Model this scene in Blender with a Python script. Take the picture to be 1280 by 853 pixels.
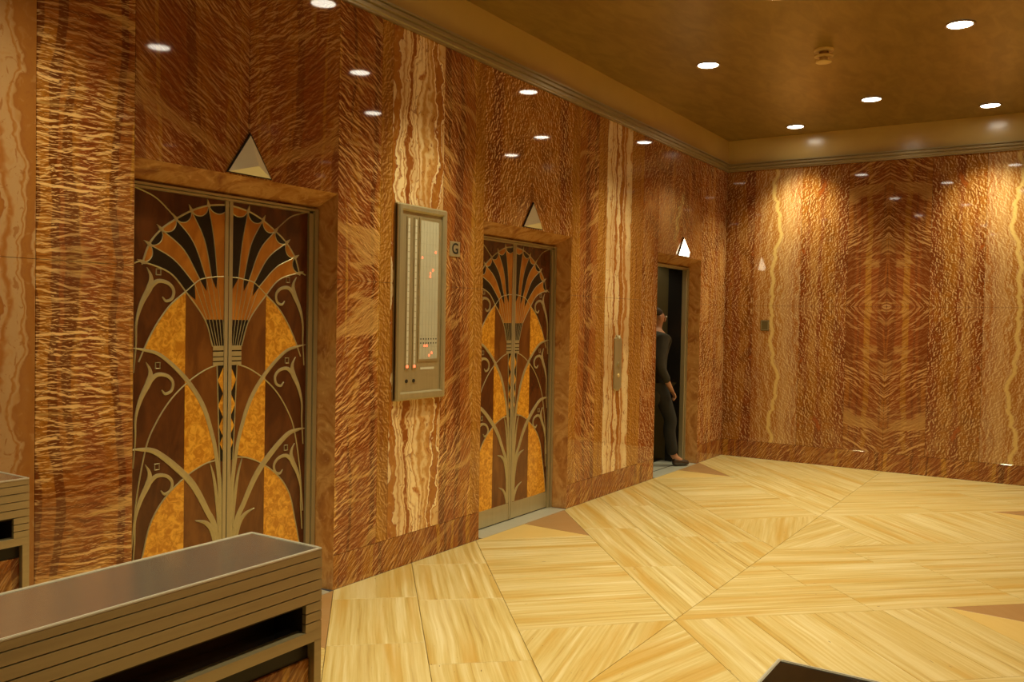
import bpy, bmesh, math, random
from mathutils import Vector, Matrix
random.seed(7)
for o in list(bpy.data.objects): bpy.data.objects.remove(o)
SC = bpy.context.scene
C = SC.collection

# ------------------------------------------------------------------ camera
cam_d = bpy.data.cameras.new('camera'); cam = bpy.data.objects.new('camera', cam_d); C.objects.link(cam)
YAW, PIT, ROL = math.radians(32.995), math.radians(-1.4336), math.radians(1.0615)
fw = Vector((-math.sin(YAW)*math.cos(PIT), math.cos(YAW)*math.cos(PIT), math.sin(PIT)))
rt = Vector((math.cos(YAW), math.sin(YAW), 0)); up = rt.cross(fw)
r2 = math.cos(ROL)*rt + math.sin(ROL)*up; u2 = -math.sin(ROL)*rt + math.cos(ROL)*up
cam.matrix_world = Matrix(((r2.x, u2.x, -fw.x, 3.4904), (r2.y, u2.y, -fw.y, 0), (r2.z, u2.z, -fw.z, 1.55), (0, 0, 0, 1)))
cam_d.sensor_width = 36; cam_d.lens = 36*1090.88/1280; cam_d.clip_start = 0.02
SC.camera = cam
# ------------------------------------------------------------------ world / exposure
w = bpy.data.worlds.new('world'); SC.world = w; w.use_nodes = True
w.node_tree.nodes['Background'].inputs[0].default_value = (1, .8, .55, 1)
w.node_tree.nodes['Background'].inputs[1].default_value = .05
vs = SC.view_settings
vs.view_transform = 'Standard'; vs.look = 'None'; vs.gamma = 1; vs.use_curve_mapping = False
vs.exposure = 0.0
LAMP_POWER = 200.0
LAMP_COLOR = (1, .90, .55)
SPOT_SIZE = math.radians(97); SPOT_BLEND = .85

# ------------------------------------------------------------------ dimensions (metres)
W, L, ZC, ZK = 3.54, 9.938, 3.67, 3.307      # alcove width, back wall, ceiling, underside of cornice
XC = W/2
ZS = 1.755                                   # horizontal seam of the wall slabs
ZB = .195                                    # top of the base course

# ------------------------------------------------------------------ node helpers
class NT:
    def __init__(s, name, rough=.5, metal=0., spec=.5):
        s.m = bpy.data.materials.new(name); s.m.use_nodes = True; s.t = s.m.node_tree
        s.b = s.t.nodes['Principled BSDF']
        s.b.inputs['Roughness'].default_value = rough; s.b.inputs['Metallic'].default_value = metal
        s.b.inputs['Specular IOR Level'].default_value = spec
    def n(s, typ, **kw):
        x = s.t.nodes.new(typ)
        for k, v in kw.items(): setattr(x, k, v)
        return x
    def put(s, sock, v):
        if isinstance(v, bpy.types.NodeSocket): s.t.links.new(v, sock)
        elif v is not None: sock.default_value = v
    def uv(s): return s.n('ShaderNodeUVMap').outputs[0]
    def obj(s): return s.n('ShaderNodeTexCoord').outputs['Object']
    def rnd(s): return s.n('ShaderNodeObjectInfo').outputs['Random']
    def math(s, op, a, b=None, c=None, clamp=False):
        x = s.n('ShaderNodeMath', operation=op, use_clamp=clamp)
        s.put(x.inputs[0], a)
        if b is not None: s.put(x.inputs[1], b)
        if c is not None: s.put(x.inputs[2], c)
        return x.outputs[0]
    def vmath(s, op, a, b):
        x = s.n('ShaderNodeVectorMath', operation=op); s.put(x.inputs[0], a); s.put(x.inputs[1], b); return x.outputs[0]
    def sep(s, v):
        x = s.n('ShaderNodeSeparateXYZ'); s.put(x.inputs[0], v); return x.outputs
    def comb(s, x=0., y=0., z=0.):
        c = s.n('ShaderNodeCombineXYZ'); s.put(c.inputs[0], x); s.put(c.inputs[1], y); s.put(c.inputs[2], z); return c.outputs[0]
    def rot(s, v, a):
        x = s.n('ShaderNodeVectorRotate', rotation_type='Z_AXIS'); s.put(x.inputs['Vector'], v); s.put(x.inputs['Angle'], a); return x.outputs[0]
    def scale(s, v, sc): return s.vmath('MULTIPLY', v, sc)
    def noise(s, v, scale=1., detail=3., rough=.5, dist=0., col=False, dim='3D', w=None):
        x = s.n('ShaderNodeTexNoise', noise_dimensions=dim)
        if dim == '1D': s.put(x.inputs['W'], w)
        else: s.put(x.inputs['Vector'], v)
        x.inputs['Scale'].default_value = scale; x.inputs['Detail'].default_value = detail
        x.inputs['Roughness'].default_value = rough; x.inputs['Distortion'].default_value = dist
        return x.outputs['Color' if col else 'Fac']
    def ramp(s, f, stops, interp='LINEAR'):
        x = s.n('ShaderNodeValToRGB'); s.put(x.inputs[0], f); e = x.color_ramp.elements; x.color_ramp.interpolation = interp
        while len(e) < len(stops): e.new(.5)
        for i, (p, c) in enumerate(stops):
            e[i].position = p; e[i].color = (c, c, c, 1) if isinstance(c, (int, float)) else (*c, 1)
        return x.outputs[0]
    def step(s, f, a, b):
        x = s.n('ShaderNodeMapRange', interpolation_type='SMOOTHSTEP'); s.put(x.inputs[0], f)
        x.inputs[1].default_value = a; x.inputs[2].default_value = b; return x.outputs[0]
    def mix(s, f, a, b, mode='MIX'):
        x = s.n('ShaderNodeMix', data_type='RGBA', blend_type=mode)
        s.put(x.inputs[0], f)
        for i, v in ((6, a), (7, b)):
            s.put(x.inputs[i], (*v, 1) if isinstance(v, tuple) and len(v) == 3 else v)
        return x.outputs[2]
    def color(s, c): s.put(s.b.inputs['Base Color'], (*c, 1) if isinstance(c, tuple) else c); return s
    def bump(s, h, strength=.2, dist=.01):
        x = s.n('ShaderNodeBump'); x.inputs['Strength'].default_value = strength; x.inputs['Distance'].default_value = dist
        s.put(x.inputs['Height'], h); s.put(s.b.inputs['Normal'], x.outputs[0]); return s

RED, DKRED, OCH, GOLD, CREAM, DARK = (.275, .070, .015), (.115, .025, .006), (.40, .150, .020), (.86, .54, .215), (.94, .77, .46), (.075, .018, .005)

def warped(k, amt=.07, sc=1.7):
    p = k.uv()
    n = k.vmath('SUBTRACT', k.noise(p, sc, 3, .5, col=True), (.5, .5, .5))
    return p, k.vmath('ADD', p, k.scale(n, (amt, amt, 0)))

def painted_relief(k, q, ang, sc, dist, off=.35, detail=3.):
    """ripple noise compared with itself a little further up: crests lit and troughs shaded in the colour"""
    r = k.rot(q, -ang); a = k.scale(r, sc)
    n0 = k.noise(a, 1, detail, .55, dist); n1 = k.noise(k.vmath('ADD', a, (0., off, 0.)), 1, detail, .55, dist)
    return r, k.math('SUBTRACT', n0, n1)  # one-sided light and shade of the ripples, put into the stone colour
def marble_feather(name, ang, fine=1., gold=1., dark=0., ochre=.5):
    """polished red-brown onyx with feather-like ripples running at an angle"""
    k = NT(name, .035, 0, .5)
    p, q = warped(k, .20, 1.2)
    r, e = painted_relief(k, q, ang, (7.5*fine, 38*fine, 1), .9, .38, 4.)
    r_, e2 = painted_relief(k, q, ang, (20*fine, 100*fine, 1), .8, .4)
    big = k.noise(k.scale(k.rot(q, -ang*.55), (1.5, 6.5, 1)), 1, 4, .62, 1.)
    cloud = k.noise(k.scale(q, (2.2, 1.6, 1)), 1, 3, .55)
    col = k.noise(k.scale(q, (7.5, .30, 1)), 1, 2, .5)
    colw = k.noise(k.scale(q, (12, .25, 1)), 1, 1, .5)
    base = k.mix(k.step(col, .44, .58), RED, OCH)
    base = k.mix(k.math('MULTIPLY', k.step(cloud, .52, .40), .55), base, RED)
    base = k.mix(k.math('MULTIPLY', k.step(colw, .59, .62), .8), base, DKRED)
    base = k.mix(k.math('MULTIPLY', k.step(colw, .40, .37), .8), base, (.52, .25, .03))
    amp = k.math('MULTIPLY_ADD', k.step(cloud, .38, .60), .7, .3)
    c = base
    c = k.mix(k.math('MULTIPLY', k.step(e, .0, -.14), .62), c, DKRED)  # shaded side of the ripples painted dark
    st = k.math('MULTIPLY', k.math('MULTIPLY', k.step(e, .035, .13), amp), 1.*gold, clamp=True)  # pale streaks, painted as the lit side of the ripples
    c = k.mix(st, c, GOLD)
    c = k.mix(k.math('MULTIPLY', k.math('MULTIPLY', k.step(e2, .05, .15), amp), .8*gold, clamp=True), c, GOLD)
    c = k.mix(k.math('MULTIPLY', k.step(big, .56, .64), .62*gold, clamp=True), c, (.70, .42, .13, 1))
    c = k.mix(k.math('MULTIPLY', k.step(e2, -.04, -.16), .5), c, DKRED)
    if ochre < .5: c = k.mix(.30, c, RED)
    if dark: c = k.mix(dark, c, DARK)
    k.color(c); return k.m

def marble_mottle(name, gold=1., dark=0., patch=False):
    k = NT(name, .035, 0, .5)
    p, q = warped(k, .1, 2)
    r, e = painted_relief(k, q, 1.15, (19, 38, 1), 1.6, .5, 4.)
    big = k.noise(k.scale(q, (4, 2.2, 1)), 1, 3, .6, .5)
    col = k.noise(k.scale(q, (8, .35, 1)), 1, 2, .5)
    base = k.mix(k.step(col, .44, .57), RED, OCH)
    base = k.mix(k.math('MULTIPLY', k.step(big, .5, .62), .45), base, DKRED)
    c = k.mix(k.math('MULTIPLY', k.step(e, .05, .13), .95*gold, clamp=True), base, (.88, .62, .30, 1))
    c = k.mix(k.math('MULTIPLY', k.step(big, .46, .34), .28*gold, clamp=True), c, GOLD)
    if patch: c = k.mix(k.math('MULTIPLY', k.step(k.noise(k.scale(q, (7, 4, 1)), 1, 2, .5), .66, .69), .8), c, (.42, .10, .015))
    c = k.mix(k.math('MULTIPLY', k.step(e, -.04, -.19), .6), c, DKRED)
    if dark: c = k.mix(dark, c, DARK)
    k.color(c); return k.m

def marble_ribbon(name, freq=9., seed=0., bright=1., vein=False):
    """onyx with wavy vertical ribbons"""
    k = NT(name, .035, 0, .5)
    p = k.uv(); x, y, z = k.sep(p)
    n1 = k.noise(k.comb(k.math('MULTIPLY', x, 3.), k.math('MULTIPLY', y, 1.5), seed), 1, 2, .5)
    n2 = k.noise(k.comb(k.math('MULTIPLY', x, 7.), k.math('MULTIPLY', y, 6.), seed+4), 1, 3, .6)
    t = k.math('ADD', x, k.math('MULTIPLY_ADD', n1, .30, k.math('MULTIPLY', n2, .15)))
    b = k.noise(None, freq, 1.6, .5, 0, dim='1D', w=k.math('ADD', t, seed*3.1))
    c = k.ramp(b, [(.24, RED), (.33, OCH), (.40, (.40, .15, .03)), (.425, RED), (.445, CREAM), (.50, (.90, .70, .38)), (.52, (.45, .15, .03)), (.545, (.62, .34, .10)), (.575, CREAM), (.62, (.80, .55, .24)), (.645, RED), (.72, OCH)])
    fl = k.noise(k.scale(p, (26, 20, 1)), 1, 4, .6, 1.)
    c = k.mix(k.math('MULTIPLY', k.step(fl, .55, .66), .45), c, GOLD)
    c = k.mix(k.math('MULTIPLY', k.step(fl, .42, .34), .75), c, RED)
    c = k.mix(k.math('MULTIPLY', k.step(k.noise(k.scale(p, (3, 1.5, 1)), 1, 3), .48, .64), .4), c, (.42, .17, .03))
    if vein:
        wob = k.math('MULTIPLY', k.math('SUBTRACT', k.noise(k.comb(seed, k.math('MULTIPLY', y, 2.0), 0.), 1, 5, .6), .5), .34)
        d = k.math('ABSOLUTE', k.math('SUBTRACT', x, wob))
        r, e = painted_relief(k, p, 1.2, (19, 38, 1), 1.5, .45)
        base = k.mix(k.step(d, .12, .25), (.50, .26, .06), (.30, .11, .025))
        base = k.mix(k.math('MULTIPLY', k.step(e, .03, .12), .85), base, (.88, .66, .34, 1))
        base = k.mix(k.math('MULTIPLY', k.step(e, -.03, -.14), .6), base, RED)
        c = k.mix(.8, c, k.mix(.34, base, RED))
        c = k.mix(k.math('MULTIPLY', k.math('SUBTRACT', 1., k.step(d, .008, .030)), .75), c, (.80, .60, .22))
    if bright < 1: c = k.mix(1-bright, c, (.33, .13, .03))
    k.color(c); return k.m

def marble_plain(name):
    """browner cloudy marble of the door reveals"""
    k = NT(name, .06, 0, .5); p, q = warped(k, .2, 3)
    n = k.noise(k.scale(q, (5, 4, 5)), 1, 4, .6, 1.2)
    f = k.noise(k.scale(q, (20, 16, 20)), 1, 3, .6, .8)
    c = k.ramp(n, [(.3, (.28, .10, .03)), (.45, (.46, .21, .06)), (.56, (.60, .33, .11)), (.7, (.42, .17, .05))])
    c = k.mix(k.math('MULTIPLY', k.step(f, .55, .7), .4), c, GOLD)
    k.color(c); return k.m

def travertine(name, tint=None):
    k = NT(name, .33, 0, .35)
    p = k.uv(); r = k.rnd()
    n0 = k.vmath('SUBTRACT', k.noise(p, 1.5, 2, .5, col=True), (.5, .5, .5))
    q = k.vmath('ADD', p, k.scale(n0, (.04, .035, 0)))
    g = k.noise(k.scale(q, (.9, 34, 1)), 1, 4, .65, .2)
    b = k.noise(k.scale(q, (.6, 7, 1)), 1, 3, .5, .3)
    c = k.ramp(g, [(.28, (.33, .205, .055)), (.41, (.46, .33, .115)), (.53, (.53, .41, .18)), (.68, (.63, .53, .31))])
    c = k.mix(k.math('MULTIPLY', k.step(b, .48, .70), .72), c, (.45, .26, .05))
    c = k.mix(k.math('MULTIPLY', k.step(b, .50, .30), .35), c, (.65, .55, .34))
    c = k.mix(k.math('MULTIPLY', r, .22), c, (.43, .28, .08))
    pit = k.noise(k.scale(q, (14, 60, 1)), 1, 2, .5)
    c = k.mix(k.math('MULTIPLY', k.step(pit, .735, .76), .8), c, (.10, .05, .02))
    if tint: c = k.mix(.9, c, tint)
    k.color(c); return k.m

def simple(name, c, rough=.4, metal=0., spec=.5, var=.0, vscale=(20, 20, 20), em=None):
    k = NT(name, rough, metal, spec)
    if var:
        n = k.noise(k.scale(k.obj(), vscale), 1, 3, .6)
        k.color(k.mix(n, tuple(x*(1-var) for x in c), tuple(min(1, x*(1+var)) for x in c)))
    else: k.color(c)
    if em:
        k.b.inputs['Emission Color'].default_value = (*em[0], 1); k.b.inputs['Emission Strength'].default_value = em[1]
    return k.m

def burl(name, a, b, sc=26., rough=.22):
    k = NT(name, rough, 0, .5); p = k.obj()
    n = k.noise(p, sc, 5, .65, 1.2); g = k.noise(p, 4, 3)
    k.color(k.mix(k.step(n, .38, .64), a, b)); 
    return k.m

def wood(name, a, b, rough=.25):
    k = NT(name, rough, 0, .5); p = k.obj()
    n = k.noise(k.scale(p, (8, 8, 3)), 1, 4, .6, 1.); k.color(k.mix(k.step(n, .35, .68), a, b)); return k.m

def brushed(name, c, rough=.32, axis=(2, 60, 60), metal=.55):
    k = NT(name, rough, metal, .5)
    n = k.noise(k.scale(k.obj(), axis), 1, 3, .6)
    k.color(k.mix(n, tuple(x*.82 for x in c), tuple(min(1, x*1.12) for x in c)))
    k.put(k.b.inputs['Roughness'], k.math('MULTIPLY_ADD', n, .14, rough-.07)); return k.m

M = {}
M['fR'] = marble_feather('marble_feather_rising', math.radians(24))
M['fF'] = marble_feather('marble_feather_flat', math.radians(7), .9)
M['fD'] = marble_feather('marble_feather_falling', math.radians(-36), 1., .75, .12, .3)
M['fS'] = marble_feather('marble_feather_slanted', math.radians(-32), 1., .9)
M['fV'] = marble_feather('marble_feather_steep', math.radians(-52), 1.15, .8)
M['fC'] = marble_feather('marble_feather_chevron', math.radians(34), .62, .95, .20, .3)
M['mo'] = marble_mottle('marble_mottled')
M['mr'] = marble_mottle('marble_mottled_fine', .75, .06)
M['mb'] = marble_mottle('marble_mottled_dark', .75, .24, True)
M['rb'] = marble_ribbon('onyx_ribbon', 7., 1.)
M['rc'] = marble_ribbon('onyx_ribbon_soft', 5., 5., .8)
M['rd'] = marble_ribbon('onyx_ribbon_broad', 4., 7.3, .24)
M['rv'] = marble_ribbon('onyx_pale_vein', 5., 2.3, .9, True)
k = NT('ochre_onyx', .035, 0, .5); p_, q_ = warped(k, .12, 1.5)
n_ = k.noise(k.scale(q_, (16, .8, 1)), 1, 3, .55); r_, e_ = painted_relief(k, q_, .9, (20, 42, 1), 1.5, .45)
c_ = k.ramp(n_, [(.3, (.25, .085, .018)), (.48, (.36, .15, .022)), (.62, (.44, .20, .03)), (.72, (.30, .10, .02))])
c_ = k.mix(k.math('MULTIPLY', k.step(e_, .03, .14), .35), c_, GOLD); k.color(k.mix(k.math('MULTIPLY', k.step(e_, -.03, -.14), .4), c_, DKRED)); M['oc'] = k.m
M['base'] = marble_feather('marble_base', math.radians(48), 1., .6, .1)
M['jamb'] = marble_plain('marble_reveal')
M['backing'] = simple('joint_mortar', (.06, .025, .01), .8)
M['trav'] = travertine('travertine')
M['ochre_stone'] = travertine('ochre_travertine', (.56, .38, .13))
M['terracotta'] = travertine('terracotta_stone', (.30, .155, .062))
M['floor_joint'] = simple('floor_joint', (.16, .10, .04), .8)
k = NT('gold_leaf_ceiling', .38, .45, .5)
pp = k.obj(); nn = k.noise(k.scale(pp, (9, 3, 1)), 1, 4, .6, .6); n3 = k.noise(pp, .9, 2)
k.color(k.mix(k.step(nn, .3, .7), k.mix(n3, (.27, .175, .036), (.34, .225, .050)), (.40, .27, .066))); M['ceil'] = k.m
M['frieze'] = simple('gold_frieze', (.62, .45, .155), .22, .0, .8, .08, (3, 3, 3))
M['bronze'] = brushed('brushed_bronze', (.47, .40, .235), .40, (40, 40, 2))
M['bronze_h'] = brushed('bronze_moulding', (.44, .36, .19), .34, (3, 3, 40))
M['nickel'] = brushed('nickel_silver_inlay', (.50, .43, .23), .40, (30, 30, 30))
M['steel'] = simple('brushed_steel', (.58, .55, .49), .17, .9, .5, .06, (60, 1, 60))
M['steel_face'] = brushed('bronze_fascia', (.46, .37, .21), .36, (60, 2, 60))
M['rim'] = simple('rim_highlight_metal', (.72, .68, .58), .28, .45)  # paler metal, the rim's highlight put into its colour
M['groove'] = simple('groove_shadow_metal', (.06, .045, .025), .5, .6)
M['sill'] = brushed('nickel_sill', (.55, .54, .46), .42, (3, 60, 60))
M['dark_wood'] = wood('dark_walnut_veneer', (.060, .014, .003), (.115, .032, .007))
M['mid_wood'] = wood('mid_walnut_veneer', (.12, .036, .006), (.20, .068, .012))
M['orange_wood'] = wood('orange_elm_veneer', (.36, .12, .012), (.50, .19, .024))
M['black_wood'] = simple('ebony_veneer', (.008, .006, .005), .25)
M['gold_burl'] = burl('golden_ash_burl', (.50, .19, .012), (.80, .40, .04))
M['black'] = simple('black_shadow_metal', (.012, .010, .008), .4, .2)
M['black_glass'] = simple('black_glass', (.012, .009, .006), .04, 0, .6)
M['khaki'] = simple('khaki_car_panel', (.17, .13, .05), .4, .4)
M['car'] = simple('dark_car_lining', (.03, .02, .012), .35)
M['glass_off'] = simple('frosted_glass', (.95, .95, .82), .4, 0, .2)
M['glass_on'] = simple('lit_frosted_glass', (.9, .85, .7), .3, em=((1, .83, .55), 9.))
M['lens'] = simple('downlight_lens', (.9, .9, .85), .4, em=((1, .92, .74), 16.))
M['ring'] = simple('downlight_trim', (.40, .26, .10), .4, .6)
M['screen'] = simple('indicator_glass', (.52, .50, .38), .25, 0, .5, .05)
M['line'] = simple('screen_line', (.42, .40, .29), .4)
M['pale'] = simple('pale_slot', (.66, .64, .52), .35)
M['led'] = simple('red_led', (.9, .15, .08), .4, em=((1, .13, .05), 3.))
M['hole'] = simple('key_hole_dark', (.01, .008, .006), .5)
M['brass'] = simple('brass', (.78, .60, .26), .35, .2)
M['coat'] = simple('olive_wool', (.030, .024, .014), .9, var=.25)
M['trousers'] = simple('charcoal_cloth', (.016, .014, .010), .9, var=.2)
M['skin'] = simple('skin', (.42, .20, .11), .55)
M['hair'] = simple('dark_hair', (.025, .015, .01), .6)
M['shoe'] = simple('brown_leather', (.05, .028, .015), .35)
M['white'] = simple('eye_white', (.6, .55, .5), .4)

# ------------------------------------------------------------------ object helpers
def tag(o, label=None, cat=None, group=None, kind=None):
    if label: o['label'] = label
    if cat: o['category'] = cat
    if group: o['group'] = group
    if kind: o['kind'] = kind
    return o
def wloc(o):
    v = Vector((0, 0, 0))
    while o: v += Vector(o.location); o = o.parent
    return v
def link(name, me, mat, parent=None, kind=None):
    o = bpy.data.objects.new(name, me); C.objects.link(o)
    if mat and not me.materials: me.materials.append(mat)
    if parent: o.parent = parent
    if kind: o['kind'] = kind
    return o
def mesh(name, verts, faces, mat, parent=None, uv=None, kind=None, smooth=False, local=False, fix=True):
    off = Vector((0, 0, 0)) if local or not parent else wloc(parent)
    me = bpy.data.meshes.new(name); me.from_pydata([Vector(v)-off for v in verts], [], faces)
    if uv:
        lay = me.uv_layers.new(name='UVMap')
        for lp in me.loops: lay.data[lp.index].uv = uv[lp.vertex_index]
    if fix:
        bm = bmesh.new(); bm.from_mesh(me); bmesh.ops.recalc_face_normals(bm, faces=bm.faces); bm.to_mesh(me); bm.free()
    if smooth:
        for f in me.polygons: f.use_smooth = True
    return link(name, me, mat, parent, kind)
def bmobj(name, bm, mat, parent=None, smooth=False, kind=None):
    me = bpy.data.meshes.new(name); bmesh.ops.recalc_face_normals(bm, faces=bm.faces); bm.to_mesh(me); bm.free()
    if smooth:
        for f in me.polygons: f.use_smooth = True
    return link(name, me, mat, parent, kind)
def boxes(name, bl, mat, parent=None, kind=None, bev=0., seg=1, local=False):
    """one mesh from axis-aligned boxes (x0,x1,y0,y1,z0,z1), optionally bevelled"""
    off = Vector((0, 0, 0)) if local or not parent else wloc(parent)
    bm = bmesh.new()
    for x0, x1, y0, y1, z0, z1 in bl:
        r = bmesh.ops.create_cube(bm, size=1)
        for v in r['verts']:
            v.co = Vector(((x0+x1)/2+v.co.x*(x1-x0), (y0+y1)/2+v.co.y*(y1-y0), (z0+z1)/2+v.co.z*(z1-z0)))-off
    if bev: bmesh.ops.bevel(bm, geom=list(bm.edges), offset=bev, segments=seg, affect='EDGES')
    o = bmobj(name, bm, mat, parent, kind=kind)
    return o
def empty(name, loc, parent=None, kind=None):
    o = bpy.data.objects.new(name, None); o.empty_display_size = .1; C.objects.link(o); o.location = loc
    if parent: o.parent = parent
    if kind: o['kind'] = kind
    return o
def area(p): return .5*sum(p[i][0]*p[(i+1) % len(p)][1]-p[(i+1) % len(p)][0]*p[i][1] for i in range(len(p)))
def inset(p, d):
    """move every edge of a ccw polygon inwards by d"""
    n = len(p); out = []
    for i in range(n):
        a, b, c = Vector(p[i-1]), Vector(p[i]), Vector(p[(i+1) % n])
        e1 = (b-a).normalized(); e2 = (c-b).normalized()
        n1 = Vector((-e1.y, e1.x)); n2 = Vector((-e2.y, e2.x)); m = n1+n2
        if m.length < .2: m = n1
        m = m.normalized(); s = d/max(.35, m.dot(n1)); out.append(tuple(b+m*s))
    return out
def slab(name, pts, frame, t, mat, parent, uvf=None, gap=.001, cham=.0015, kind=None):
    """flat piece with real edges: polygon pts in the (u,v) plane of frame, t thick, chamfered front"""
    O, U, V, N = frame
    if area(pts) < 0: pts = pts[::-1]
    a = inset(pts, gap); b = inset(pts, gap+cham); n = len(pts)
    P = lambda q, h: O+U*q[0]+V*q[1]+N*h
    vs_ = [P(q, 0) for q in a]+[P(q, t-cham) for q in a]+[P(q, t) for q in b]
    uvf = uvf or (lambda q: q)
    uv = [uvf(q) for q in a]*2+[uvf(q) for q in b]
    F = [tuple(range(n-1, -1, -1)), tuple(range(2*n, 3*n))]
    for i in range(n):
        j = (i+1) % n
        F += [(i, j, n+j, n+i), (n+i, n+j, 2*n+j, 2*n+i)]
    return mesh(name, vs_, F, mat, parent, uv, kind)
def clip(poly, a, b, c):
    """keep the part of poly with a*x+b*y >= c"""
    out = []
    for i in range(len(poly)):
        p, q = poly[i], poly[(i+1) % len(poly)]
        fp, fq = a*p[0]+b*p[1]-c, a*q[0]+b*q[1]-c
        if fp >= 0: out.append(p)
        if (fp > 0 and fq < 0) or (fp < 0 and fq > 0):
            s = fp/(fp-fq); out.append((p[0]+s*(q[0]-p[0]), p[1]+s*(q[1]-p[1])))
    r = []
    for p in out:
        if not r or (abs(p[0]-r[-1][0])+abs(p[1]-r[-1][1])) > 1e-5: r.append(p)
    if len(r) > 1 and abs(r[0][0]-r[-1][0])+abs(r[0][1]-r[-1][1]) < 1e-5: r.pop()
    return r
def copy_tree(o, parent=None):
    c = o.copy(); C.objects.link(c); c.parent = parent
    for ch in list(o.children): copy_tree(ch, c)
    return c
def disc_lathe(name, prof, mat, parent, n=28, axis=None):
    """lathe of (r,z) profile about local z; axis: optional 3x3 matrix"""
    vs_, F = [], []
    for r, z in prof:
        for i in range(n):
            a = 2*math.pi*i/n; v = Vector((r*math.cos(a), r*math.sin(a), z)); vs_.append(axis @ v if axis else v)
    m = len(prof)
    for j in range(m-1):
        for i in range(n):
            F.append((j*n+i, j*n+(i+1) % n, (j+1)*n+(i+1) % n, (j+1)*n+i))
    F.append(tuple(range(n))); F.append(tuple(range((m-1)*n, m*n)))
    return mesh(name, vs_, F, mat, parent, local=True, smooth=False)

VX, VY, VZ = Vector((1, 0, 0)), Vector((0, 1, 0)), Vector((0, 0, 1))
PT = .02                                        # thickness of the facing slabs

# ================================================================== ROOM SHELL
D1, D2, D3 = (2.314, 3.566), (4.990, 6.242), (7.98, 9.15)
DOORS = (D1, D2, D3)
ZD = 2.232                                      # top of a door opening in the wall face
# left wall backing, open at the three lift doors
bl = []; y = -4.0
for a, b in DOORS:
    bl.append((-.62, -PT, y, a, 0, ZC)); bl.append((-.62, -PT, a, b, ZD+.03, ZC)); y = b
bl.append((-.62, -PT, y, L+.6, 0, ZC))
wall_left = boxes('wall_left', bl, M['backing'], kind='structure')
wall_back = boxes('wall_back', [(-.02, W+.6, L+PT, L+.6, 0, ZC)], M['backing'], kind='structure')
wall_right = boxes('wall_right', [(W+PT, W+.5, 2.4, L+PT, 0, ZC)], M['backing'], kind='structure')
LF = (Vector((-PT, 0, 0)), VY, VZ, VX)          # frames: u along wall, v up, n into the room
BF = (Vector((0, L+PT, 0)), VX, VZ, -VY)
RF = (Vector((W+PT, 0, 0)), VY, VZ, -VX)

def column(wall, frame, a, b, mat, z0=ZB, mir=0, so=0., top=ZK, label=None):
    """a column of facing slabs, mirrored above and below the seam; mir: 0 = u from a, 1 = u from b backwards"""
    spans = [(z0, ZS), (ZS, top)] if z0 < ZS else [(z0, top)]
    for v0, v1 in spans:
        f = lambda q: ((b-q[0] if mir else q[0]-a)+so, abs(q[1]-ZS)+so*.37)
        slab('wall_panel', [(a, v0), (b, v0), (b, v1), (a, v1)], frame, PT, M[mat], wall, f, .001, .0005)
# left wall
for a, b, m, z0, mir, so in [
    (-.2, .5, 'mo', ZB, 0, 30.), (.5, 1.1, 'rb', ZB, 1, 33.), (1.1, 1.884, 'rd', ZB, 0, 0.),
    (1.884, D1[0], 'fF', ZB, 0, 3.), (D1[0], 2.938, 'fD', ZD, 0, 6.), (2.938, D1[1], 'fD', ZD, 1, 6.),
    (D1[1], 3.92, 'fS', ZB, 0, 9.), (3.92, 4.02, 'oc', ZB, 0, 2.), (4.02, 4.525, 'rb', ZB, 0, 12.), (4.525, 4.885, 'fV', ZB, 0, 15.), (4.885, D2[0], 'oc', ZB, 0, 4.),
    (D2[0], 5.616, 'mo', ZD, 0, 18.), (5.616, D2[1], 'mo', ZD, 1, 18.), (D2[1], 6.36, 'oc', ZB, 1, 4.), (6.36, 6.70, 'fV', ZB, 1, 15.), (6.70, 6.86, 'oc', ZB, 0, 6.),
    (6.86, 7.36, 'rc', ZB, 1, 12.4), (7.36, 7.62, 'oc', ZB, 0, 8.), (7.62, D3[0], 'mr', ZB, 0, 21.), (D3[0], 8.565, 'mr', ZD, 0, 24.),
    (8.565, D3[1], 'mr', ZD, 1, 24.), (D3[1], L, 'mo', ZB, 1, 21.)]:
    column(wall_left, LF, a, b, m, z0, mir, so)
# back wall: book-matched about its centre line
for i, (a, b, m, so) in enumerate([(0, .33, 'mb', 40.), (.33, .86, 'rv', -.25), (.86, 1.36, 'mb', 46.), (1.36, XC, 'fC', 49.)]):
    column(wall_back, BF, a, b, m, ZB, 0, so)
    column(wall_back, BF, W-b, W-a, m, ZB, 1, so)
for a, b, m, so in [(2.4, 3.57, 'fS', 60.), (3.57, 4.96, 'rb', 63.), (4.96, 6.2, 'mo', 66.), (6.2, 7.7, 'rc', 69.), (7.7, 8.9, 'mo', 72.), (8.9, L, 'fR', 75.)]:
    column(wall_right, RF, a, b, m, ZB, 0, so)
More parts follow.
